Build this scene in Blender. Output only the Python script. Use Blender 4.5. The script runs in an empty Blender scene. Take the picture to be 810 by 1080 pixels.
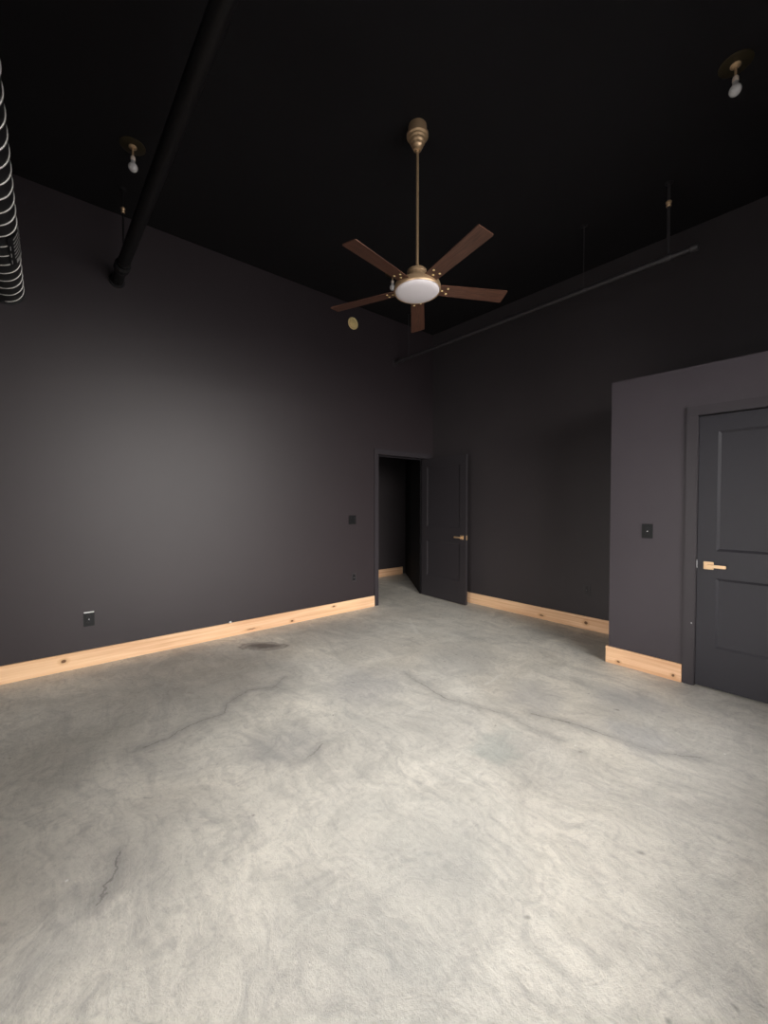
import bpy, bmesh, math
from mathutils import Matrix, Vector
PI = math.pi
C = bpy.context.scene.collection
S = bpy.context.scene

# ------------------------------------------------------------------ camera
F_PX, YAW, PITCH, ROLL, EYE = 435.1, math.radians(49.55), math.radians(1.342), 0.0001, 1.39
fw = Vector((-math.sin(YAW)*math.cos(PITCH), math.cos(YAW)*math.cos(PITCH), -math.sin(PITCH)))
rt = Vector((math.cos(YAW), math.sin(YAW), 0)); up = rt.cross(fw)
cam = bpy.data.cameras.new('camera'); co = bpy.data.objects.new('camera', cam); C.objects.link(co)
cam.sensor_fit = 'HORIZONTAL'; cam.sensor_width = 36; cam.lens = F_PX/810*36; cam.clip_start = .02
M = Matrix((rt, up, -fw)).transposed().to_4x4(); M.translation = (0, 0, EYE)
co.matrix_world = M
S.camera = co
S.view_settings.view_transform = 'Standard'; S.view_settings.look = 'None'
S.view_settings.gamma = 1; S.view_settings.use_curve_mapping = False
S.view_settings.exposure = 0.15

# ------------------------------------------------------------------ room numbers (metres)
XA, YB, XR, YF = -4.277, 4.613, .36, -.95       # left wall, back wall, right wall, wall behind the camera
XP, YP, ZP = -1.445, 3.806, 2.415               # closet corner and closet height
ZC = 3.895                                      # ceiling
WY0, WY1, WZ0, WZ1 = .45, 3.45, .42, 3.15         # window in the right wall
FX0, FX1, FZ0, FZ1 = -1.65, .15, .25, 2.3         # window in the wall behind the camera

# ------------------------------------------------------------------ world: overcast daylight outside the window
w = bpy.data.worlds.new('world'); S.world = w; w.use_nodes = True
nt = w.node_tree; nt.nodes.clear()
tc = nt.nodes.new('ShaderNodeTexCoord'); sp = nt.nodes.new('ShaderNodeSeparateXYZ'); cr = nt.nodes.new('ShaderNodeValToRGB')
bg = nt.nodes.new('ShaderNodeBackground'); wo = nt.nodes.new('ShaderNodeOutputWorld'); mr = nt.nodes.new('ShaderNodeMapRange')
mr.inputs['From Min'].default_value = -1; mr.inputs['From Max'].default_value = 1
nt.links.new(tc.outputs['Generated'], sp.inputs[0]); nt.links.new(sp.outputs['Z'], mr.inputs['Value'])
nt.links.new(mr.outputs[0], cr.inputs[0]); nt.links.new(cr.outputs[0], bg.inputs[0]); nt.links.new(bg.outputs[0], wo.inputs[0])
e = cr.color_ramp.elements
e[0].position = 0; e[0].color = (.14, .135, .13, 1)
e[1].position = .47; e[1].color = (.27, .26, .26, 1)
for pos, col in ((.52, (1, .955, .91, 1)), (.66, (1, .96, .925, 1)), (1, (.85, .9, 1, 1))):
    k = e.new(pos); k.color = col
bg.inputs['Strength'].default_value = 13.6

def portal(name, loc, rot, sx, sy):
    l = bpy.data.lights.new(name, 'AREA'); l.shape = 'RECTANGLE'; l.size = sx; l.size_y = sy
    l.cycles.is_portal = True
    o = bpy.data.objects.new(name, l); C.objects.link(o); o.location = loc; o.rotation_euler = rot
portal('window_portal', (XR+.17, (WY0+WY1)/2, (WZ0+WZ1)/2), (0, PI/2, 0), WZ1-WZ0, WY1-WY0)
portal('window_portal', ((FX0+FX1)/2, YF-.17, (FZ0+FZ1)/2), (PI/2, 0, 0), FX1-FX0, FZ1-FZ0)

# ------------------------------------------------------------------ materials
def mat(name, col, rough=.5, metal=0, spec=.5):
    m = bpy.data.materials.new(name); m.use_nodes = True
    b = m.node_tree.nodes['Principled BSDF']
    b.inputs['Base Color'].default_value = (*col, 1); b.inputs['Roughness'].default_value = rough
    b.inputs['Metallic'].default_value = metal; b.inputs['Specular IOR Level'].default_value = spec
    return m
class NG:
    def __init__(s, m): s.m = m; s.t = m.node_tree; s.b = s.t.nodes['Principled BSDF']; s.co = s.n('ShaderNodeTexCoord').outputs['Object']
    def n(s, t): return s.t.nodes.new(t)
    def l(s, a, b): s.t.links.new(a, b)
    def put(s, sock, v):
        if hasattr(v, 'is_output'): s.l(v, sock)
        else: sock.default_value = v
    def mapping(s, scale=(1,1,1), rot=(0,0,0), vec=None):
        q = s.n('ShaderNodeMapping'); s.l(vec or s.co, q.inputs[0]); q.inputs['Scale'].default_value = scale; q.inputs['Rotation'].default_value = rot
        return q.outputs[0]
    def noise(s, scale, detail=4, rough=.5, dist=0, vec=None, out='Fac'):
        q = s.n('ShaderNodeTexNoise'); s.l(vec or s.co, q.inputs['Vector'])
        q.inputs['Scale'].default_value = scale; q.inputs['Detail'].default_value = detail
        q.inputs['Roughness'].default_value = rough; q.inputs['Distortion'].default_value = dist
        return q.outputs[out]
    def vm(s, op, a, b=None, sc=None):
        q = s.n('ShaderNodeVectorMath'); q.operation = op; s.put(q.inputs[0], a)
        if b is not None: s.put(q.inputs[1], b)
        if sc is not None: s.put(q.inputs['Scale'], sc)
        return q.outputs['Value'] if op in ('DOT_PRODUCT', 'LENGTH', 'DISTANCE') else q.outputs['Vector']
    def ma(s, op, a, b=None, clamp=False):
        q = s.n('ShaderNodeMath'); q.operation = op; q.use_clamp = clamp; s.put(q.inputs[0], a)
        if b is not None: s.put(q.inputs[1], b)
        return q.outputs[0]
    def mr(s, v, a, b, c=0, d=1, smooth=False):
        q = s.n('ShaderNodeMapRange'); s.put(q.inputs[0], v)
        if smooth: q.interpolation_type = 'SMOOTHSTEP'
        for i, x in zip((1, 2, 3, 4), (a, b, c, d)): q.inputs[i].default_value = x
        return q.outputs[0]
    def mix(s, f, a, b, mode='MIX'):
        q = s.n('ShaderNodeMix'); q.data_type = 'RGBA'; q.blend_type = mode
        s.put(q.inputs[0], f)
        for i, v in ((6, a), (7, b)):
            if hasattr(v, 'is_output'): s.l(v, q.inputs[i])
            else: q.inputs[i].default_value = (*v, 1)
        return q.outputs[2]
    def bump(s, h, st, dist=.01):
        q = s.n('ShaderNodeBump'); s.l(h, q.inputs['Height']); q.inputs['Strength'].default_value = st; q.inputs['Distance'].default_value = dist
        s.l(q.outputs[0], s.b.inputs['Normal'])
    def seg(s, pv, a, b):
        """distance of the flattened point pv to the segment a-b on the floor"""
        a3 = Vector((*a, 0)); d = Vector((*b, 0))-a3
        r = s.vm('SUBTRACT', pv, tuple(a3))
        t = s.ma('MULTIPLY', s.vm('DOT_PRODUCT', r, tuple(d)), 1/d.length_squared, True)
        return s.vm('LENGTH', s.vm('SUBTRACT', r, s.vm('SCALE', tuple(d), sc=t)))

def wall_paint(name, col, rough=.42, spec=.5, bump=.12):
    m = mat(name, col, rough, 0, spec); g = NG(m)
    big = g.noise(1.3, 3, .6)
    g.l(g.mix(g.mr(big, .3, .7), tuple(c*.93 for c in col), tuple(c*1.07 for c in col)), g.b.inputs['Base Color'])
    fine = g.noise(120, 3, .6); mid = g.noise(28, 2, .5)
    g.bump(g.ma('ADD', fine, mid), bump, .003)
    return m
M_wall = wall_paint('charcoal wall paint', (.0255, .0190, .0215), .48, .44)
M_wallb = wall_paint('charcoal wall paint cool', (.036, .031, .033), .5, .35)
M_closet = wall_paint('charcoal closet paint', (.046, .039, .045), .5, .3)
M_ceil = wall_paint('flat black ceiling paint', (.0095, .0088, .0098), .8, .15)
M_trim = mat('charcoal trim paint', (.034, .0295, .0335), .45, 0, .3)
M_door = mat('charcoal door paint', (.024, .023, .028), .48, 0, .24)
M_door2 = mat('charcoal door paint dark', (.028, .025, .028), .4, 0, .4)
M_black = mat('black plastic', (.006, .006, .007), .45, 0, .3)
M_pipe = mat('black painted pipe', (.006, .0055, .006), .5, 0, .3)
M_pipeg = mat('dark grey painted pipe', (.028, .025, .027), .45)
M_brass = mat('brushed brass', (.56, .385, .225), .45, .6)
M_brassd = mat('dark bronze', (.05, .038, .02), .4, .5)
M_brassp = mat('pale brass', (.86, .68, .33), .4, .3)
M_steel = mat('bare steel', (.6, .6, .62), .3, 1)
M_white = mat('white plastic', (.8, .78, .76), .4)
M_opal = mat('opal acrylic', (.74, .70, .72), .35)
M_socket = mat('cream socket', (.70, .58, .48), .4)
M_duct = mat('black duct skin', (.010, .010, .011), .42)
M_wire = mat('bright duct rib', (.62, .61, .57), .38, .6)
M_label = mat('grey label', (.75, .75, .74), .5)
M_bulb = mat('frosted bulb glass', (.75, .73, .72), .12)
M_bulb.node_tree.nodes['Principled BSDF'].inputs['Transmission Weight'].default_value = .35
for m_ in (M_trim, M_door, M_door2):
    g = NG(m_); g.bump(g.noise(180, 2, .5), .05, .002)
for m_ in (M_brass, M_brassd):
    g = NG(m_); g.l(g.mr(g.noise(60, 2, .5, vec=g.mapping((1, 1, 12))), .3, .7, .28, .42), g.b.inputs['Roughness'])

def glass():
    m = bpy.data.materials.new('window glass'); m.use_nodes = True; t = m.node_tree; t.nodes.clear()
    o = t.nodes.new('ShaderNodeOutputMaterial'); mx = t.nodes.new('ShaderNodeMixShader')
    tr = t.nodes.new('ShaderNodeBsdfTransparent'); gl = t.nodes.new('ShaderNodeBsdfGlossy'); gl.inputs['Roughness'].default_value = .02
    fr = t.nodes.new('ShaderNodeFresnel'); fr.inputs[0].default_value = 1.45
    t.links.new(fr.outputs[0], mx.inputs[0]); t.links.new(tr.outputs[0], mx.inputs[1]); t.links.new(gl.outputs[0], mx.inputs[2]); t.links.new(mx.outputs[0], o.inputs[0])
    return m
M_glass = glass()

def pine(name, axis, knots=()):
    """raw pine board whose grain runs along axis 0 or 1, with knots at given places"""
    m = mat(name, (.78, .52, .31), .55, 0, .3); g = NG(m)
    sc = (.9, 22, 34) if axis == 0 else (22, .9, 34)
    gr = g.noise(1.0, 5, .6, .4, vec=g.mapping(sc))
    sc2 = (2.5, 60, 160) if axis == 0 else (60, 2.5, 160)
    fi = g.noise(1.0, 3, .6, .2, vec=g.mapping(sc2))
    lo = g.noise(1.1, 2, .5)
    c = g.mix(g.mr(gr, .35, .68), (.87, .595, .38), (.62, .34, .185))
    c = g.mix(g.mr(fi, .4, .75, 0, .35), c, (.55, .30, .14))
    c = g.mix(g.mr(lo, .45, .65, 0, .4), c, (.90, .62, .36))
    wob = g.vm('ADD', g.co, g.vm('SCALE', g.noise(30, 2, .5, out='Color'), sc=.012))
    wob = g.vm('SUBTRACT', wob, (.006, .006, .006))
    for (p_, rx, rz) in knots:
        d = g.vm('SUBTRACT', wob, tuple(p_))
        s_ = (1/rx, 0, 1/rz) if axis == 0 else (0, 1/rx, 1/rz)
        r = g.vm('LENGTH', g.vm('MULTIPLY', d, s_))
        c = g.mix(g.mr(r, 1.0, 2.4, .45, 0, True), c, (.50, .26, .11))
        c = g.mix(g.mr(r, .55, 1.05, .92, 0, True), c, (.10, .045, .02))
    g.l(c, g.b.inputs['Base Color']); g.bump(fi, .08, .002)
    return m

def walnut():
    m = mat('walnut blade veneer', (.08, .035, .02), .38); g = NG(m)
    gr = g.noise(1, 6, .65, .6, vec=g.mapping((3, 45, 20)))
    fi = g.noise(1, 3, .6, .2, vec=g.mapping((8, 260, 60)))
    c = g.mix(g.mr(gr, .3, .7), (.088, .036, .022), (.030, .012, .008))
    c = g.mix(g.mr(fi, .45, .75, 0, .5), c, (.22, .11, .07))
    g.l(c, g.b.inputs['Base Color'])
    return m
M_walnut = walnut()

def concrete():
    m = mat('burnished concrete', (.4, .4, .37), .5, 0, .45); g = NG(m)
    flat = g.vm('MULTIPLY', g.co, (1, 1, 0))
    warp = g.vm('ADD', flat, g.vm('SCALE', g.noise(1.1, 4, .55, out='Color'), sc=.55))
    big = g.noise(.75, 6, .62, .7, vec=warp)
    mid = g.noise(2.6, 8, .66, 1.1, vec=warp)
    arc = g.noise(1.0, 5, .6, .5, vec=g.mapping((1.2, 7.5, 1), (0, 0, math.radians(-38)), warp))
    fine = g.noise(38, 6, .7)
    grit = g.noise(150, 3, .6)
    c = g.mix(g.mr(big, .34, .66), (.50, .478, .43), (.80, .755, .655))
    c = g.mix(g.mr(mid, .42, .66, 0, .50), c, (.39, .375, .335))
    c = g.mix(g.mr(arc, .52, .72, 0, .38), c, (.70, .67, .585))
    c = g.mix(g.mr(arc, .30, .44, .34, 0), c, (.27, .265, .25))
    arc2 = g.noise(1.0, 7, .7, .3, vec=g.mapping((3.5, 26, 1), (0, 0, math.radians(8)), warp))
    c = g.mix(g.mr(arc2, .48, .68, 0, .36), c, (.33, .32, .29))
    arc3 = g.noise(1.0, 7, .7, .6, vec=g.mapping((20, 3.2, 1), (0, 0, math.radians(-24)), warp))
    c = g.mix(g.mr(arc3, .50, .72, 0, .30), c, (.76, .735, .66))
    blot = g.noise(7, 9, .72, 1.5, vec=warp)
    c = g.mix(g.mr(blot, .50, .66, 0, .40), c, (.31, .30, .28))
    hue = g.noise(.9, 3, .5, vec=g.vm('ADD', warp, (7, 3, 0)))
    c = g.mix(g.mr(hue, .48, .68, 0, .22), c, (.42, .345, .25))
    hue2 = g.noise(1.4, 3, .5, vec=g.vm('ADD', warp, (-4, 9, 0)))
    c = g.mix(g.mr(hue2, .55, .70, 0, .22), c, (.33, .34, .32))
    c = g.mix(g.mr(fine, .50, .72, 0, .32), c, (.21, .20, .18))
    c = g.mix(g.mr(fine, .26, .44, .22, 0), c, (.74, .71, .63))
    c = g.mix(g.mr(grit, .60, .72, 0, .32), c, (.18, .17, .155))
    # darker uneven zones and stains of the slab, each where it lies
    wob = g.vm('ADD', flat, g.vm('SCALE', g.vm('SUBTRACT', g.noise(2.2, 5, .6, out='Color'), (.5, .5, .5)), sc=.55))
    wob = g.vm('MULTIPLY', wob, (1, 1, 0))
    for (x, y, r, k, col) in ((-3.3, .9, .9, .50, (.19, .175, .155)), (-2.85, .1, .45, .45, (.19, .18, .15)), (-3.7, 2.5, .6, .35, (.22, .21, .20)),
                              (-2.15, 1.1, .33, .38, (.25, .25, .25)), (-1.55, 2.7, .28, .35, (.25, .255, .265)), (-1.08, 3.15, .28, .40, (.25, .255, .27)),
                              (-1.36, 2.0, .16, .40, (.26, .30, .28)), (-2.45, 1.9, .35, .3, (.26, .26, .28)), (-.85, 2.7, .22, .35, (.27, .28, .30)),
                              (-1.9, .25, .3, .28, (.24, .23, .21)), (-2.3, 2.9, .4, .25, (.28, .29, .29))):
        d = g.vm('LENGTH', g.vm('SUBTRACT', wob, (x, y, 0)))
        c = g.mix(g.mr(d, r*.25, r*1.15, k, 0, True), c, col)
    # the dark oval stain by the left wall
    wob2 = g.vm('ADD', flat, g.vm('SCALE', g.vm('SUBTRACT', g.noise(9, 4, .6, out='Color'), (.5, .5, .5)), sc=.12))
    d = g.vm('SUBTRACT', wob2, (-3.77, 1.68, 0))
    q = g.n('ShaderNodeVectorRotate'); q.rotation_type = 'Z_AXIS'; g.l(d, q.inputs[0]); q.inputs['Angle'].default_value = math.radians(-48)
    r = g.vm('LENGTH', g.vm('MULTIPLY', q.outputs[0], (1/.24, 1/.11, 0)))
    c = g.mix(g.mr(r, .3, 1.25, .82, 0, True), c, (.075, .06, .058))
    c = g.mix(g.mr(g.ma('ABSOLUTE', g.ma('SUBTRACT', r, .95)), .0, .12, .45, 0, True), c, (.08, .065, .06))
    # pits and pale flecks
    vo = g.n('ShaderNodeTexVoronoi'); g.l(flat, vo.inputs['Vector']); vo.inputs['Scale'].default_value = 3.2
    c = g.mix(g.mr(vo.outputs['Distance'], .010, .024, .8, 0), c, (.85, .84, .80))
    vo = g.n('ShaderNodeTexVoronoi'); g.l(warp, vo.inputs['Vector']); vo.inputs['Scale'].default_value = 4.6
    c = g.mix(g.mr(vo.outputs['Distance'], .02, .07, .6, 0), c, (.16, .15, .13))
    # hairline cracks
    wob3 = g.vm('ADD', flat, g.vm('SCALE', g.vm('SUBTRACT', g.noise(14, 4, .7, out='Color'), (.5, .5, .5)), sc=.07))
    wob3 = g.vm('MULTIPLY', wob3, (1, 1, 0))
    cracks = [((-2.973,1.499),(-2.875,1.356),(-2.949,1.196),(-2.847,1.006),(-2.734,.941),(-2.719,.726),(-2.655,.593),(-2.64,.46)),
              ((-1.909,.243),(-1.829,.226),(-1.762,.185),(-1.70,.148)),
              ((-2.421,2.287),(-1.915,2.206),(-1.54,2.341),(-1.322,2.316),(-1.149,2.331)),
              ((-1.419,2.484),(-1.147,2.571),(-.962,2.595),(-.748,2.617),(-.561,2.744)),
              ((-2.009,1.248),(-1.947,1.119),(-1.96,1.04))]
    fade = g.mr(g.noise(3.2, 3, .6), .36, .56)
    for ci, cr_ in enumerate(cracks):
        dist = None
        for a, b in zip(cr_[:-1], cr_[1:]):
            s_ = g.seg(wob3, a, b); dist = s_ if dist is None else g.ma('MINIMUM', dist, s_)
        soft = g.mr(dist, 0, .07, .38, 0, True); hard = g.mr(dist, .0015, .006, .6, 0, True)
        c = g.mix(soft, c, (.20, .19, .18))
        c = g.mix(g.ma('MULTIPLY', hard, fade if ci not in (0, 1) else g.mr(fade, 0, 1, .55, 1)), c, (.13, .12, .11))
    # pale trowel scuffs
    for a, b, wd in (((-1.869, 2.611), (-1.895, 2.876), .02), ((-3.55, 3.42), (-3.079, 3.088), .035), ((-3.5, 3.2), (-2.75, 3.35), .03)):
        s_ = g.seg(wob3, a, b); c = g.mix(g.mr(s_, 0, wd, .45, 0, True), c, (.68, .66, .60))
    g.l(c, g.b.inputs['Base Color'])
    g.l(g.mr(mid, .3, .7, .42, .62), g.b.inputs['Roughness'])
    g.bump(g.ma('ADD', g.ma('MULTIPLY', fine, .6), g.ma('ADD', g.ma('ADD', mid, blot), g.ma('MULTIPLY', grit, .4))), .55, .006)
    return m
M_floor = concrete()

# ------------------------------------------------------------------ mesh helpers
def link(name, bm, m, parent=None, smooth=False, mw=None):
    me = bpy.data.meshes.new(name); bm.normal_update(); bm.to_mesh(me); bm.free()
    me.materials.append(m)
    if smooth:
        for p in me.polygons: p.use_smooth = True
    o = bpy.data.objects.new(name, me); C.objects.link(o)
    if parent: o.parent = parent
    if mw is not None: o.matrix_local = mw
    return o
def box(bm, lo, hi, bev=0):
    r = bmesh.ops.create_cube(bm, size=1)
    vs = r['verts']
    for v in vs: v.co = Vector([lo[i] + (v.co[i]+.5)*(hi[i]-lo[i]) for i in range(3)])
    if bev:
        es = list({e_ for v in vs for e_ in v.link_edges})
        bmesh.ops.bevel(bm, geom=es, offset=bev, segments=2, affect='EDGES')
    return bm
def B(*boxes, bev=0):
    bm = bmesh.new()
    for lo, hi in boxes: box(bm, lo, hi, bev)
    return bm
def lathe(prof, n=48, bm=None, mtx=None):
    """revolve (r, z) profile about z"""
    bm = bm or bmesh.new(); rows = []
    for r, z in prof:
        if r < 1e-6: rows.append([bm.verts.new((0, 0, z))])
        else: rows.append([bm.verts.new((r*math.cos(2*PI*i/n), r*math.sin(2*PI*i/n), z)) for i in range(n)])
    for a, b in zip(rows[:-1], rows[1:]):
        for i in range(n):
            j = (i+1) % n
            if len(a) == 1 and len(b) == 1: continue
            if len(a) == 1: bm.faces.new((a[0], b[j], b[i]))
            elif len(b) == 1: bm.faces.new((a[i], a[j], b[0]))
            else: bm.faces.new((a[i], a[j], b[j], b[i]))
    bmesh.ops.recalc_face_normals(bm, faces=bm.faces)
    if mtx: bm.transform(mtx)
    return bm
def autosmooth(o, ang=35):
    me = o.data
    for p in me.polygons: p.use_smooth = True
    bm = bmesh.new(); bm.from_mesh(me)
    for e_ in bm.edges:
        if len(e_.link_faces) == 2 and e_.calc_face_angle(0) > math.radians(ang): e_.smooth = False
    bm.to_mesh(me); bm.free()
    return o
def axis_x(loc):   # turns the z axis of a lathe onto +x
    return Matrix.Translation(loc) @ Matrix.Rotation(PI/2, 4, 'Y')
def tube(pts, r, n=10, bm=None, closed=False):
    bm = bm or bmesh.new(); rows = []; up_ = Vector((0, 0, 1))
    P = [Vector(p) for p in pts]; prev = None
    for i, p in enumerate(P):
        t = (P[min(i+1, len(P)-1)]-P[max(i-1, 0)]).normalized()
        if prev is None:
            a = t.cross(up_ if abs(t.z) < .9 else Vector((1, 0, 0))).normalized()
        else: a = (prev - t*prev.dot(t)).normalized()
        prev = a; b = t.cross(a)
        rr = r[i] if isinstance(r, (list, tuple)) else r
        rows.append([bm.verts.new(p + a*rr*math.cos(2*PI*k/n) + b*rr*math.sin(2*PI*k/n)) for k in range(n)])
    for a, b in zip(rows[:-1], rows[1:]):
        for k in range(n): bm.faces.new((a[k], a[(k+1) % n], b[(k+1) % n], b[k]))
    bm.faces.new(rows[0][::-1]); bm.faces.new(rows[-1])
    bmesh.ops.recalc_face_normals(bm, faces=bm.faces)
    return bm
def struct(o): o['kind'] = 'structure'; return o
def empty(name, loc, rz=0):
    o = bpy.data.objects.new(name, None); C.objects.link(o); o.location = loc; o.rotation_euler = (0, 0, rz); o.empty_display_size = .1
    return o
def tag(o, label, cat, group=None):
    o['label'] = label; o['category'] = cat
    if group: o['group'] = group
    return o

# ------------------------------------------------------------------ room shell
T = .12
JY0, JY1, JZ = 3.545, 4.500, 2.035         # doorway in the left wall
HX = -5.87                                 # far wall of the hallway
struct(link('floor', B(((HX-.2, YF-.2, -.1), (XR+.2, YB+1.2, 0))), M_floor))
struct(link('ceiling', B(((XA-T, YF-T, ZC), (XR+T, YB+T, ZC+.1))), M_ceil))
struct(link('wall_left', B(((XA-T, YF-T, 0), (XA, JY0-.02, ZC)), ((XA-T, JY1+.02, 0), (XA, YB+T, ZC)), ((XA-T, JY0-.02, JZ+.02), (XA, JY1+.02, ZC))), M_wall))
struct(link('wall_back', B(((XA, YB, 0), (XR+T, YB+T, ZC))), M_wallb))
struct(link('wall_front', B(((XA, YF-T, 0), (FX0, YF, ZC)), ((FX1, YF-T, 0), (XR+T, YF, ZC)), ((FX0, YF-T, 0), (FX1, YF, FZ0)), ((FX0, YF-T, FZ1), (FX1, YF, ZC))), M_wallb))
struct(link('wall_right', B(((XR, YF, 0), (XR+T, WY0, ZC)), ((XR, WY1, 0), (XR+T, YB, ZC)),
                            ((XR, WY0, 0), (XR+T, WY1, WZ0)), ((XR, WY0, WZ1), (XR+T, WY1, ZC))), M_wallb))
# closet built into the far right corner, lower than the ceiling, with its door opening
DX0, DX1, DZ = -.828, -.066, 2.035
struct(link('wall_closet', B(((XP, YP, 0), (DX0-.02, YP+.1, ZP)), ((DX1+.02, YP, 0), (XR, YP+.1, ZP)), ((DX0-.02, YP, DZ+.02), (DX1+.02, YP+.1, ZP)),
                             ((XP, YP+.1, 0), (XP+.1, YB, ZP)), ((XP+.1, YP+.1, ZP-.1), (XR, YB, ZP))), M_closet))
# hallway behind the open doorway
bm = B(((HX-.1, 1.7, 0), (HX, 5.60, 2.6)), ((HX, 1.6, 0), (XA-T, 1.7, 2.6)))
struct(link('wall_hall', bm, M_wallb))
bm = bmesh.new()
a, b = Vector((-4.40, 4.47, 0)), Vector((-5.87, 5.56, 0)); n_ = Vector((b.y-a.y, -(b.x-a.x), 0)).normalized()*.1
lo = [bm.verts.new(v) for v in (a, b, b+n_, a+n_+Vector((.0, .1, 0)))]; hi = [bm.verts.new(v.co+Vector((0, 0, 2.6))) for v in lo]
bm.faces.new(lo); bm.faces.new(hi)
for i in range(4): bm.faces.new((lo[i], lo[(i+1) % 4], hi[(i+1) % 4], hi[i]))
bmesh.ops.recalc_face_normals(bm, faces=bm.faces)
struct(link('wall_hall_end', bm, M_ceil))
struct(link('ceiling_hall', B(((HX-.1, 1.6, 2.6), (XA-T, 5.75, 2.7))), M_ceil))

# baseboards
bt, bh = .018, .14
struct(link('baseboard_left', B(((XA, YF, 0), (XA+bt, 3.468, bh)), bev=.0012), pine('pine board left', 1,
    [((XA, .176, .085), .022, .016), ((XA, 2.246, .03), .022, .012), ((XA, 2.815, .105), .025, .010), ((XA, 1.764, .035), .06, .006)])))
struct(link('baseboard_back', B(((XA+.02, YB-bt, 0), (XP, YB, bh)), bev=.0012), pine('pine board back', 0, [((-1.981, YB, .07), .024, .02), ((-2.5, YB, .045), .03, .01)])))
cl = B(((XP-bt, YP-bt, 0), (-.911, YP, bh)), bev=.0012); box(cl, (XP-bt, YP+.001, 0), (XP, YB-bt-.001, bh), .0012)
struct(link('baseboard_closet', cl, pine('pine board closet', 0, [((-1.36, YP, .030), .016, .010), ((-.963, YP, .038), .014, .012)])))
struct(link('baseboard_hall', B(((HX, 1.72, 0), (HX+bt, 5.47, bh)), bev=.0012), pine('pine board hall', 1, [])))
struct(link('baseboard_front', B(((XA+.02, YF, 0), (XR-.02, YF+bt, bh)), bev=.0012), pine('pine board front', 0, [])))
struct(link('baseboard_right', B(((XR-bt, YF, 0), (XR, YP-.001, bh)), bev=.0012), pine('pine board right', 1, [])))

# window in the right wall: frame, mullions, panes
fr = B(((XR+.02, WY0, WZ0), (XR+.09, WY0+.05, WZ1)), ((XR+.02, WY1-.05, WZ0), (XR+.09, WY1, WZ1)),
       ((XR+.02, WY0+.05, WZ0), (XR+.09, WY1-.05, WZ0+.05)), ((XR+.02, WY0+.05, WZ1-.05), (XR+.09, WY1-.05, WZ1)), bev=.002)
wy = (WY0+WY1)/2
box(fr, (XR+.03, wy-.02, WZ0+.05), (XR+.08, wy+.02, WZ1-.05), .002)
win = struct(link('window_1', fr, M_black))
for y0, y1 in ((WY0+.05, wy-.02), (wy+.02, WY1-.05)):
    link('window_pane', B(((XR+.052, y0, WZ0+.05), (XR+.058, y1, WZ1-.05))), M_glass, win)
link('window_sill', B(((XR-.03, WY0-.04, WZ0-.03), (XR+.02, WY1+.04, WZ0)), bev=.003), M_trim, win)

fr = B(((FX0, YF-.09, FZ0), (FX0+.05, YF-.02, FZ1)), ((FX1-.05, YF-.09, FZ0), (FX1, YF-.02, FZ1)),
       ((FX0+.05, YF-.09, FZ0), (FX1-.05, YF-.02, FZ0+.05)), ((FX0+.05, YF-.09, FZ1-.05), (FX1-.05, YF-.02, FZ1)), bev=.002)
wx = (FX0+FX1)/2
box(fr, (wx-.02, YF-.08, FZ0+.05), (wx+.02, YF-.03, FZ1-.05), .002)
win = struct(link('window_2', fr, M_black))
for x0, x1 in ((FX0+.05, wx-.02), (wx+.02, FX1-.05)):
    link('window_pane', B(((x0, YF-.058, FZ0+.05), (x1, YF-.052, FZ1-.05))), M_glass, win)
link('window_sill', B(((FX0-.04, YF-.02, FZ0-.03), (FX1+.04, YF+.03, FZ0)), bev=.003), M_trim, win)

# door casings and jambs
def casing_profile(bm, lo, hi, axis):
    box(bm, lo, hi, .003)
ct = .016
t1 = B(((XA, JY0-.074, 0), (XA+ct, JY0-.004, JZ+.004)), ((XA, JY1+.004, 0), (XA+ct, JY1+.07, JZ+.004)), ((XA, JY0-.074, JZ+.004), (XA+ct, JY1+.07, JZ+.074)), bev=.003)
for bx_ in (((XA-T-.012, JY0-.02, 0), (XA+.004, JY0, JZ)), ((XA-T-.012, JY1, 0), (XA+.004, JY1+.02, JZ)), ((XA-T-.012, JY0-.02, JZ), (XA+.004, JY1+.02, JZ+.02)),
            ((XA-T, JY0, 0), (XA-T+.03, JY0+.012, JZ)), ((XA-T, JY1-.012, 0), (XA-T+.03, JY1, JZ)), ((XA-T, JY0+.012, JZ-.012), (XA-T+.03, JY1-.012, JZ))):
    box(t1, *bx_, .001)
struct(link('trim_1', t1, M_trim))
t2 = B(((DX0-.077, YP-ct, 0), (DX0-.007, YP, DZ+.006)), ((DX1+.007, YP-ct, 0), (DX1+.077, YP, DZ+.006)), ((DX0-.077, YP-ct, DZ+.006), (DX1+.077, YP, DZ+.076)), bev=.003)
for bx_ in (((DX0-.02, YP-.004, 0), (DX0-.003, YP+.11, DZ+.002)), ((DX1+.003, YP-.004, 0), (DX1+.02, YP+.11, DZ+.002)), ((DX0-.02, YP-.004, DZ+.003), (DX1+.02, YP+.11, DZ+.02))):
    box(t2, *bx_, .001)
t2o = struct(link('trim_2', t2, M_trim))
nh = lathe([(0, .002), (.004, .0015), (.005, 0)], 12, mtx=Matrix.Translation((-.853, YP-ct, .475)) @ Matrix.Rotation(PI/2, 4, 'X'))
link('nail_head', nh, M_steel, t2o)

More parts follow.
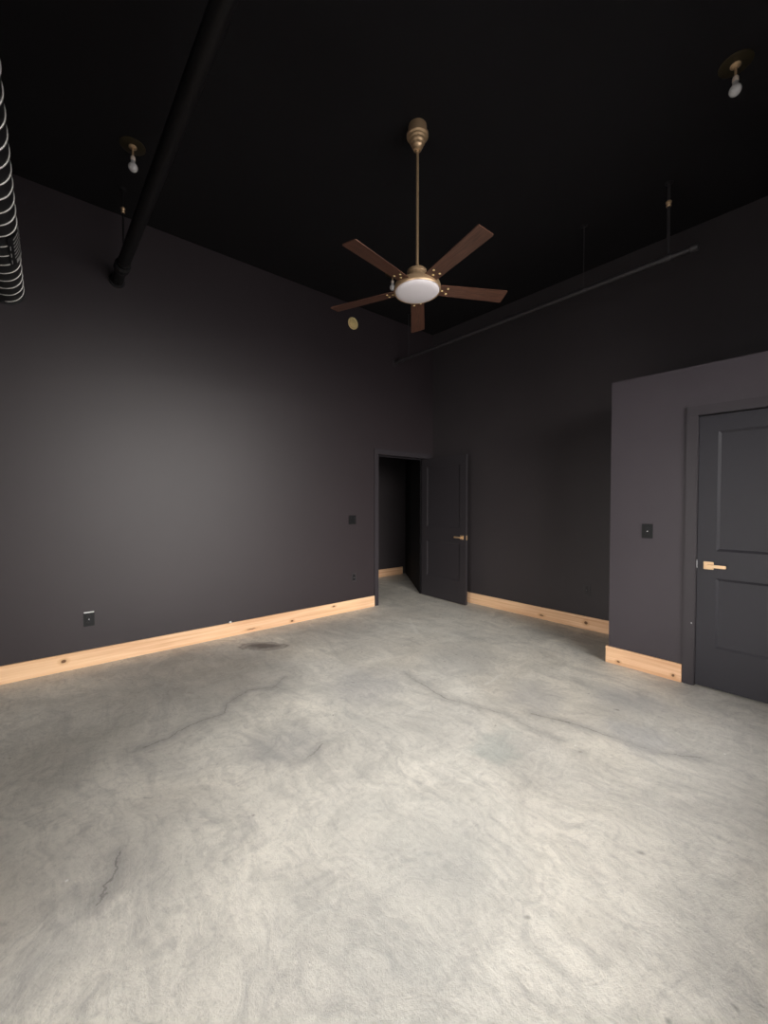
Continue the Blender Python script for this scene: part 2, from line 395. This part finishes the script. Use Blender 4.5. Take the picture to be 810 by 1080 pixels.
# ------------------------------------------------------------------ doors
def door_mesh(W, H, t, panels, stile):
    """slab in local x 0..W, z 0..H, y -t/2..t/2, recessed panels on both faces"""
    bm = bmesh.new()
    xs = [0, stile, W-stile, W]; zs = [0] + [z for p in panels for z in p] + [H]
    d, s_ = .009, .018
    for side in (-1, 1):
        y = side*t/2
        for i in range(3):
            for j in range(len(zs)-1):
                x0, x1, z0, z1 = xs[i], xs[i+1], zs[j], zs[j+1]
                if i == 1 and j % 2 == 1:
                    yi = y - side*d
                    o_ = [(x0, y, z0), (x1, y, z0), (x1, y, z1), (x0, y, z1)]
                    n2 = [(x0+s_, yi, z0+s_), (x1-s_, yi, z0+s_), (x1-s_, yi, z1-s_), (x0+s_, yi, z1-s_)]
                    for k in range(4):
                        bm.faces.new([bm.verts.new(v) for v in (o_[k], o_[(k+1) % 4], n2[(k+1) % 4], n2[k])])
                    bm.faces.new([bm.verts.new(v) for v in n2])
                else:
                    bm.faces.new([bm.verts.new(v) for v in ((x0, y, z0), (x1, y, z0), (x1, y, z1), (x0, y, z1))])
    for (x0, x1, z0, z1) in ((0, 0, 0, H), (W, W, 0, H), (0, W, 0, 0), (0, W, H, H)):
        if x0 == x1:
            for za, zb in zip(zs[:-1], zs[1:]): bm.faces.new([bm.verts.new(v) for v in ((x0, -t/2, za), (x0, t/2, za), (x0, t/2, zb), (x0, -t/2, zb))])
        else:
            for xa, xb in zip(xs[:-1], xs[1:]): bm.faces.new([bm.verts.new(v) for v in ((xa, -t/2, z0), (xb, -t/2, z0), (xb, t/2, z0), (xa, t/2, z0))])
    bmesh.ops.remove_doubles(bm, verts=bm.verts, dist=1e-5)
    bmesh.ops.recalc_face_normals(bm, faces=bm.faces)
    return bm
def lever(parent, x, z, side, t, direction):
    """square rosette and straight lever; direction = which way along x the lever points"""
    y0 = side*t/2
    def yy(a, b): return (min(side*a, side*b), max(side*a, side*b))
    ya, yb = yy(t/2, t/2+.009)
    ro = link('door_handle', B(((x-.030, ya, z-.028), (x+.030, yb, z+.028)), bev=.002), M_brass, parent)
    ya, yb = yy(t/2+.009, t/2+.045)
    link('lever_neck', B(((x-.010, ya, z-.010), (x+.010, yb, z+.010)), bev=.002), M_brass, ro)
    ya, yb = yy(t/2+.034, t/2+.050); x2 = x+direction*.108
    link('lever_bar', B(((min(x-direction*.012, x2), ya, z-.011), (max(x-direction*.012, x2), yb, z+.011)), bev=.0025), M_brass, ro)
    return ro
def hinge(parent, z, x, y):
    h_ = lathe([(0, 0), (.006, 0), (.006, .09), (0, .09)], 16, mtx=Matrix.Translation((x, y, z)))
    return autosmooth(link('hinge', h_, M_black, parent))
PAN = [(.300, .820), (1.020, 1.900)]
# open door, leaning back towards the back wall
hx, hy, fx, fy = -4.345, 4.470, -3.468, 4.405
ang = math.atan2(fy-hy, fx-hx); DW = .880; dt = .035
d1 = struct(empty('door_1', (hx, hy, .012), ang))
link('door_slab', door_mesh(DW, 2.018, dt, PAN, .110), M_door2, d1)
for s_ in (-1, 1): lever(d1, DW-.065, .905, s_, dt, -1)
link('latch_plate', B(((DW, -.011, .875), (DW+.0015, .011, .935))), M_brass, d1)
for z_ in (.18, 1.0, 1.80): hinge(d1, z_, -.004, dt/2)
# closed closet door
d2 = struct(empty('door_2', (DX0, YP+.022, .012), 0))
link('door_slab', door_mesh(DX1-DX0, 2.018, dt, PAN, .112), M_door, d2)
lever(d2, .070, .910, -1, dt, 1)
link('latch_plate', B(((-.0025, -.019, .885), (-.0002, .006, .945))), M_steel, d2)
for z_ in (.18, 1.0, 1.80): hinge(d2, z_, DX1-DX0+.0015, -dt/2-.002)

# ------------------------------------------------------------------ switches and outlets (plate local: x across, z up, -y out)
def frame_left(y, z): return Matrix.Translation((XA, y, z)) @ Matrix.Rotation(PI/2, 4, 'Z')
def frame_back(x, z, yw): return Matrix.Translation((x, yw, z))
def plate(name, mtx, w_, h_, m, label, cat):
    r = empty(name, (0, 0, 0)); r.matrix_world = mtx
    tag(r, label, cat)
    link('cover_plate', B(((-w_/2, -.006, -h_/2), (w_/2, 0, h_/2)), bev=.002), m, r)
    return r
M_plate = mat('black satin plate', (.007, .0075, .008), .5, 0, .25)
M_plateg = mat('charcoal painted plate', (.030, .027, .029), .4)
r = plate('light_switch', frame_left(3.112, 1.166), .114, .116, M_plate, 'black double switch plate on left wall beside the open doorway', 'light switch')
for sx in (-.023, .023):
    link('rocker', B(((sx-.0165, -.010, -.033), (sx+.0165, -.006, .033)), bev=.0015), M_black, r)
r = plate('dimmer_switch', frame_back(-1.160, 1.157, YP), .078, .118, M_plate, 'black single switch with a tiny pale light, on the closet wall', 'light switch')
link('rocker', B(((-.0165, -.010, -.033), (.0165, -.006, .033)), bev=.0015), M_black, r)
link('indicator', lathe([(0, .002), (.0035, .0015), (.004, 0)], 12, mtx=Matrix.Translation((.002, -.010, -.002)) @ Matrix.Rotation(PI/2, 4, 'X')), M_label, r)
def outlet(mtx, m, mf, label, lid=False):
    r = plate('wall_outlet', mtx, .078, .118, m, label, 'outlet')
    for z_ in (-.020, .020):
        f = link('receptacle', B(((-.0165, -.009, z_-.014), (.0165, -.006, z_+.014)), bev=.0015), mf, r)
        link('socket_slots', B(((-.0085, -.0095, z_-.003), (-.0065, -.0088, z_+.006)), ((.0065, -.0095, z_-.003), (.0085, -.0088, z_+.006)), ((-.002, -.0095, z_-.011), (.002, -.0088, z_-.007))), M_black, f)
    link('centre_screw', lathe([(0, .0015), (.003, .001), (.0035, 0)], 12, mtx=Matrix.Translation((0, -.006, 0)) @ Matrix.Rotation(PI/2, 4, 'X')), M_steel, r)
    if lid: link('cover_lip', B(((-.036, -.016, .056), (.036, 0, .064)), bev=.002), M_label, r)
    return r
outlet(frame_left(.352, .398), M_plate, M_black, 'black outlet low on the left wall, nearest the camera', True)
outlet(frame_left(3.135, .424), M_plateg, M_black, 'small dark outlet low on left wall, under the double switch')
outlet(frame_back(-1.983, .428, YB), M_plateg, M_plateg, 'charcoal painted outlet low on back wall beside the closet')

# small white chip left on top of the left baseboard
bm = bmesh.new(); bmesh.ops.create_icosphere(bm, subdivisions=2, radius=.011)
for v in bm.verts: v.co = Vector((v.co.x*.7, v.co.y*1.2*(1+.2*math.sin(9*v.co.z*90)), v.co.z*.9*(1+.25*math.sin(v.co.y*400))))
bm.transform(Matrix.Translation((XA+.010, 1.545, bh+.0088)))
tag(link('plaster_crumb', bm, M_white), 'tiny white plaster crumb lying on top of the left baseboard', 'debris')

# ------------------------------------------------------------------ spiral duct along the ceiling at the far left
def duct_pt(x, t, r): return Vector((x, -.134-.021*(x+4.24)+r*math.cos(t), 3.014+.008*(x+4.24)+r*math.sin(t)))
X0, X1, DR = XA, XR, .110
dr = empty('spiral_duct', duct_pt(X0, 0, 0)); tag(dr, 'round black duct with bright spiral ribs running to left wall', 'duct')
off = -dr.location
def ring_surface(x0, x1, r, nx, n=64, t0=0, t1=2*PI, caps=False):
    bm = bmesh.new(); g_ = []
    closed = abs(t1-t0-2*PI) < 1e-6; cnt = n if closed else n+1
    for i in range(nx+1):
        x = x0+(x1-x0)*i/nx
        g_.append([bm.verts.new(duct_pt(x, t0+(t1-t0)*k/n, r)+off) for k in range(cnt)])
    for a, b in zip(g_[:-1], g_[1:]):
        for k in range(n): bm.faces.new((a[k], a[(k+1) % cnt], b[(k+1) % cnt], b[k]))
    if caps: bm.faces.new(g_[0]); bm.faces.new(g_[-1])
    bmesh.ops.recalc_face_normals(bm, faces=bm.faces)
    return bm
autosmooth(link('duct_body', ring_surface(X0, X1, DR, 40, caps=True), M_duct, dr))
pitch = .121; pts = []; k = 0; per = 40
turns = int((X1-.02-(-4.24))/pitch)
for i in range(turns*per):
    th = 2*PI*i/per - PI/2
    pts.append(duct_pt(-4.24+pitch*i/per, th, DR+.0008)+off)
link('spiral_rib', tube(pts, .0042, 6), M_wire, dr, smooth=True)
link('wall_collar', ring_surface(X0, X0+.012, DR+.010, 1, caps=True), M_duct, dr)
# the printed sticker curved round the duct
LX0, LX1, LT0, LT1 = -3.64, -3.28, -.98, .05
st = ring_surface(LX0, LX1, DR+.0062, 4, 16, LT0, LT1)
bmesh.ops.solidify(st, geom=st.faces[:], thickness=.001)
so = link('sticker', st, M_black, dr)
bm = bmesh.new()
def patch(bm, xa, xb, ta, tb, skew):
    g_ = []
    for i in range(2):
        g_.append([bm.verts.new(duct_pt((xa if i == 0 else xb)+skew*(j/6), ta+(tb-ta)*j/6, DR+.0082)+off) for j in range(7)])
    for j in range(6): bm.faces.new((g_[0][j], g_[0][j+1], g_[1][j+1], g_[1][j]))
patch(bm, LX0+.01, LX0+.065, -.62, -.05, .02)
for i in range(6):
    x = LX0+.085+i*.045; patch(bm, x, x+.016, -.70, -.05, .05)
for i in range(3):
    patch(bm, LX0+.03+i*.09, LX0+.08+i*.09, -.90, -.86, 0)
bmesh.ops.solidify(bm, geom=bm.faces[:], thickness=.0006)
link('printed_bars', bm, M_label, so)

# ------------------------------------------------------------------ sprinkler pipes on hangers
def pipe_run(name, xa, xb, y, z, r, m, label):
    rt_ = empty(name, (xa, y, z)); tag(rt_, label, 'pipe')
    autosmooth(link('pipe', lathe([(0, 0), (r, 0), (r, xb-xa), (0, xb-xa)], 32, mtx=Matrix.Rotation(PI/2, 4, 'Y')), m, rt_))
    return rt_
def cyl_x(x0, x1, r, bev=.004):
    return lathe([(0, x0), (r-bev, x0), (r, x0+bev), (r, x1-bev), (r-bev, x1), (0, x1)], 32, mtx=Matrix.Rotation(PI/2, 4, 'Y'))
def hanger(root, lx, rp, ztop, thick, gold, m):
    """rod from the pipe up to the ceiling; lx and heights are local to the pipe's empty"""
    z0 = rp
    h_ = autosmooth(link('hanger_rod', lathe([(0, z0-.004), (thick, z0-.004), (thick, ztop), (0, ztop)], 12, mtx=Matrix.Translation((lx, 0, 0))), m, root))
    link('ring_clamp', cyl_x(lx-.012, lx+.012, rp+.004, .002), m, root)
    link('ceiling_flange', lathe([(0, ztop-.012), (.012, ztop-.012), (.03, ztop-.003), (.03, ztop), (0, ztop)], 20, mtx=Matrix.Translation((lx, 0, 0))), M_black, h_)
    if gold:
        zg = ztop-gold
        g_ = lathe([(0, zg-.03), (thick+.004, zg-.03), (thick+.008, zg-.022), (thick+.003, zg-.012), (thick+.010, zg), (thick+.010, zg+.010), (thick+.003, zg+.016), (0, zg+.02)], 16, mtx=Matrix.Translation((lx, 0, 0)))
        autosmooth(link('brass_coupling', g_, M_brass, h_))
ZPI = 3.316
big = pipe_run('sprinkler_main', XA, XR, .589, ZPI, .043, M_pipe, 'thick black pipe crossing under the ceiling to left wall')
c_ = autosmooth(link('grooved_coupling', cyl_x(.24, .33, .056), M_pipe, big))
link('coupling_ring', cyl_x(.250, .258, .0575, .001), M_pipeg, c_); link('coupling_ring', cyl_x(.312, .320, .0575, .001), M_pipeg, c_)
link('wall_escutcheon', cyl_x(0, .012, .06, .002), M_pipe, big)
hanger(big, .365, .043, ZC-ZPI, .0065, .16, M_pipe)
hanger(big, 3.2, .043, ZC-ZPI, .0065, 0, M_pipe)
sm = pipe_run('sprinkler_branch', XA, -.90, 3.841, ZPI, .021, M_pipeg, 'thin dark grey pipe hung high along the back wall')
autosmooth(link('end_cap', cyl_x(3.365, 3.415, .030), M_pipeg, sm))
autosmooth(link('pipe_tee', cyl_x(.10, .17, .030), M_pipeg, sm))
link('wall_escutcheon', cyl_x(0, .012, .045, .002), M_pipeg, sm)
tee = autosmooth(link('hanger_tee', cyl_x(3.19, 3.25, .028), M_pipeg, sm))
hanger(sm, 3.22, .026, ZC-ZPI, .011, .155, M_pipeg)
hanger(sm, 2.565, .021, ZC-ZPI, .0035, 0, M_pipeg)
hanger(sm, .277, .021, ZC-ZPI, .0045, 0, M_pipeg)

# ------------------------------------------------------------------ bare bulb ceiling fixtures
def bulb_fixture(x, y, label):
    r = empty('bulb_fixture', (x, y, ZC)); tag(r, label, 'ceiling light', 'bare bulb fixtures on the ceiling')
    autosmooth(link('canopy', lathe([(0, 0), (.080, 0), (.080, -.003), (.072, -.006), (0, -.006)], 40), M_brassd, r))
    autosmooth(link('canopy_boss', lathe([(0, -.005), (.026, -.005), (.026, -.012), (.014, -.020), (0, -.020)], 28), M_brass, r))
    autosmooth(link('stem', lathe([(0, -.02), (.0065, -.018), (.0065, -.085), (0, -.085)], 16), M_brass, r))
    autosmooth(link('bulb_socket', lathe([(0, -.072), (.012, -.072), (.0155, -.080), (.0155, -.098), (.013, -.102), (0, -.102)], 24), M_socket, r))
    pr = [(.013, -.098)]
    for i in range(13):
        a = PI*(.20+.80*i/12); pr.append((.030*math.sin(a)+.0001*(i < 12) if i < 12 else 0, -.147+.031*math.cos(a)))
    link('bulb', lathe(pr, 32), M_bulb, r, smooth=True)
    return r
bulb_fixture(-3.400, .576, 'bare bulb on brass canopy at the left, beside the thick pipe')
bulb_fixture(-0.535, 3.098, 'bare bulb on brass stem at the top right corner')
bulb_fixture(-3.430, 3.046, 'small distant bare bulb seen beside the hub of the fan')

# round brass cover high on the left wall
r = empty('brass_cover', (XA, 3.125, 3.655)); tag(r, 'small round brass cover high on left wall below a fan blade', 'wall fixture')
autosmooth(link('cover_rim', lathe([(0, 0), (.074, 0), (.076, .010), (.070, .016), (.060, .013), (0, .013)], 40, mtx=Matrix.Rotation(PI/2, 4, 'Y')), M_brassp, r))
autosmooth(link('cover_centre', lathe([(0, .012), (.048, .012), (.045, .020), (.016, .022), (.014, .034), (0, .034)], 32, mtx=Matrix.Rotation(PI/2, 4, 'Y')), M_brassp, r))
link('cable_clip', B(((0, -.012, .070), (.020, .012, .088)), bev=.002), M_plateg, r)

# ------------------------------------------------------------------ ceiling fan
fx0, fy0 = -1.991, 1.991
fan = empty('ceiling_fan', (fx0, fy0, ZC)); tag(fan, 'brass ceiling fan with five walnut blades and round white light', 'ceiling fan')
autosmooth(link('canopy', lathe([(0, 0), (.060, 0), (.062, -.012), (.062, -.050), (.072, -.056), (.072, -.072), (.062, -.080), (.060, -.090), (.052, -.097), (.049, -.112),
                                  (.041, -.120), (.038, -.135), (.030, -.145), (.026, -.158), (.012, -.160), (0, -.160)], 48), M_brass, fan), 25)
mc = Vector((-.004, .004, 2.832-ZC))                     # motor centre, local
autosmooth(link('downrod', tube([(0, 0, -.15), mc+Vector((0, 0, .13))], .0095, 20), M_brass, fan), 60)
n_ = Vector((-.0494, .0023, 1)).normalized()
tilt = Vector((0, 0, 1)).rotation_difference(n_).to_matrix().to_4x4()
MT = Matrix.Translation(mc) @ tilt
autosmooth(link('motor_neck', lathe([(0, .135), (.020, .135), (.024, .122), (.060, .120), (.066, .114), (.066, .100), (.061, .094), (.061, .030), (.064, .026), (0, .026)], 48), M_brass, fan, mw=MT), 25)
hs = autosmooth(link('motor_housing', lathe([(0, .030), (.110, .030), (.138, .026), (.152, .016), (.157, .002), (.157, -.020), (.153, -.027), (.149, -.025), (.148, -.016), (0, -.016)], 64), M_brass, fan, mw=MT), 25)
autosmooth(link('light_diffuser', lathe([(0, -.046), (.060, -.044), (.112, -.039), (.137, -.033), (.146, -.026), (.148, -.017), (0, -.017)], 64), M_opal, fan, mw=MT), 50)
# one blade, then five copies
bm = bmesh.new()
L0, L1 = .128, .640
out = [(L0, -.042), (L0+.06, -.047), (L1-.008, -.057), (L1, -.053), (L1+.002, .052), (L1-.006, .057), (L0+.06, .047), (L0, .042)]
lo = [bm.verts.new((x, y, -.003)) for x, y in out]; hi = [bm.verts.new((x, y, .003)) for x, y in out]
bm.faces.new(lo[::-1]); bm.faces.new(hi)
for i in range(len(out)): j = (i+1) % len(out); bm.faces.new((lo[i], lo[j], hi[j], hi[i]))
bmesh.ops.recalc_face_normals(bm, faces=bm.faces)
a0 = -1.4224
def blade_m(k): return MT @ Matrix.Rotation(a0+k*2*PI/5, 4, 'Z') @ Matrix.Translation((0, 0, .0)) @ Matrix.Rotation(math.radians(-11), 4, 'X')
blade0 = link('blade', bm, M_walnut, fan, mw=blade_m(0))
kids = []
for sx, sy in ((.212, -.024), (.212, .024), (.176, 0)):
    kids.append(link('blade_screw', lathe([(0, -.0062), (.005, -.006), (.0075, -.0045), (.0078, -.003), (0, -.003)], 14, mtx=Matrix.Translation((sx, sy, 0))), M_brassp, blade0))
kids.append(link('blade_bracket', B(((.085, -.030, .0032), (.225, .030, .0068)), bev=.001), M_brass, blade0))
for k in range(1, 5):
    b_ = blade0.copy(); C.objects.link(b_); b_.parent = fan; b_.matrix_local = blade_m(k)
    for ch in kids:
        c2 = ch.copy(); C.objects.link(c2); c2.parent = b_
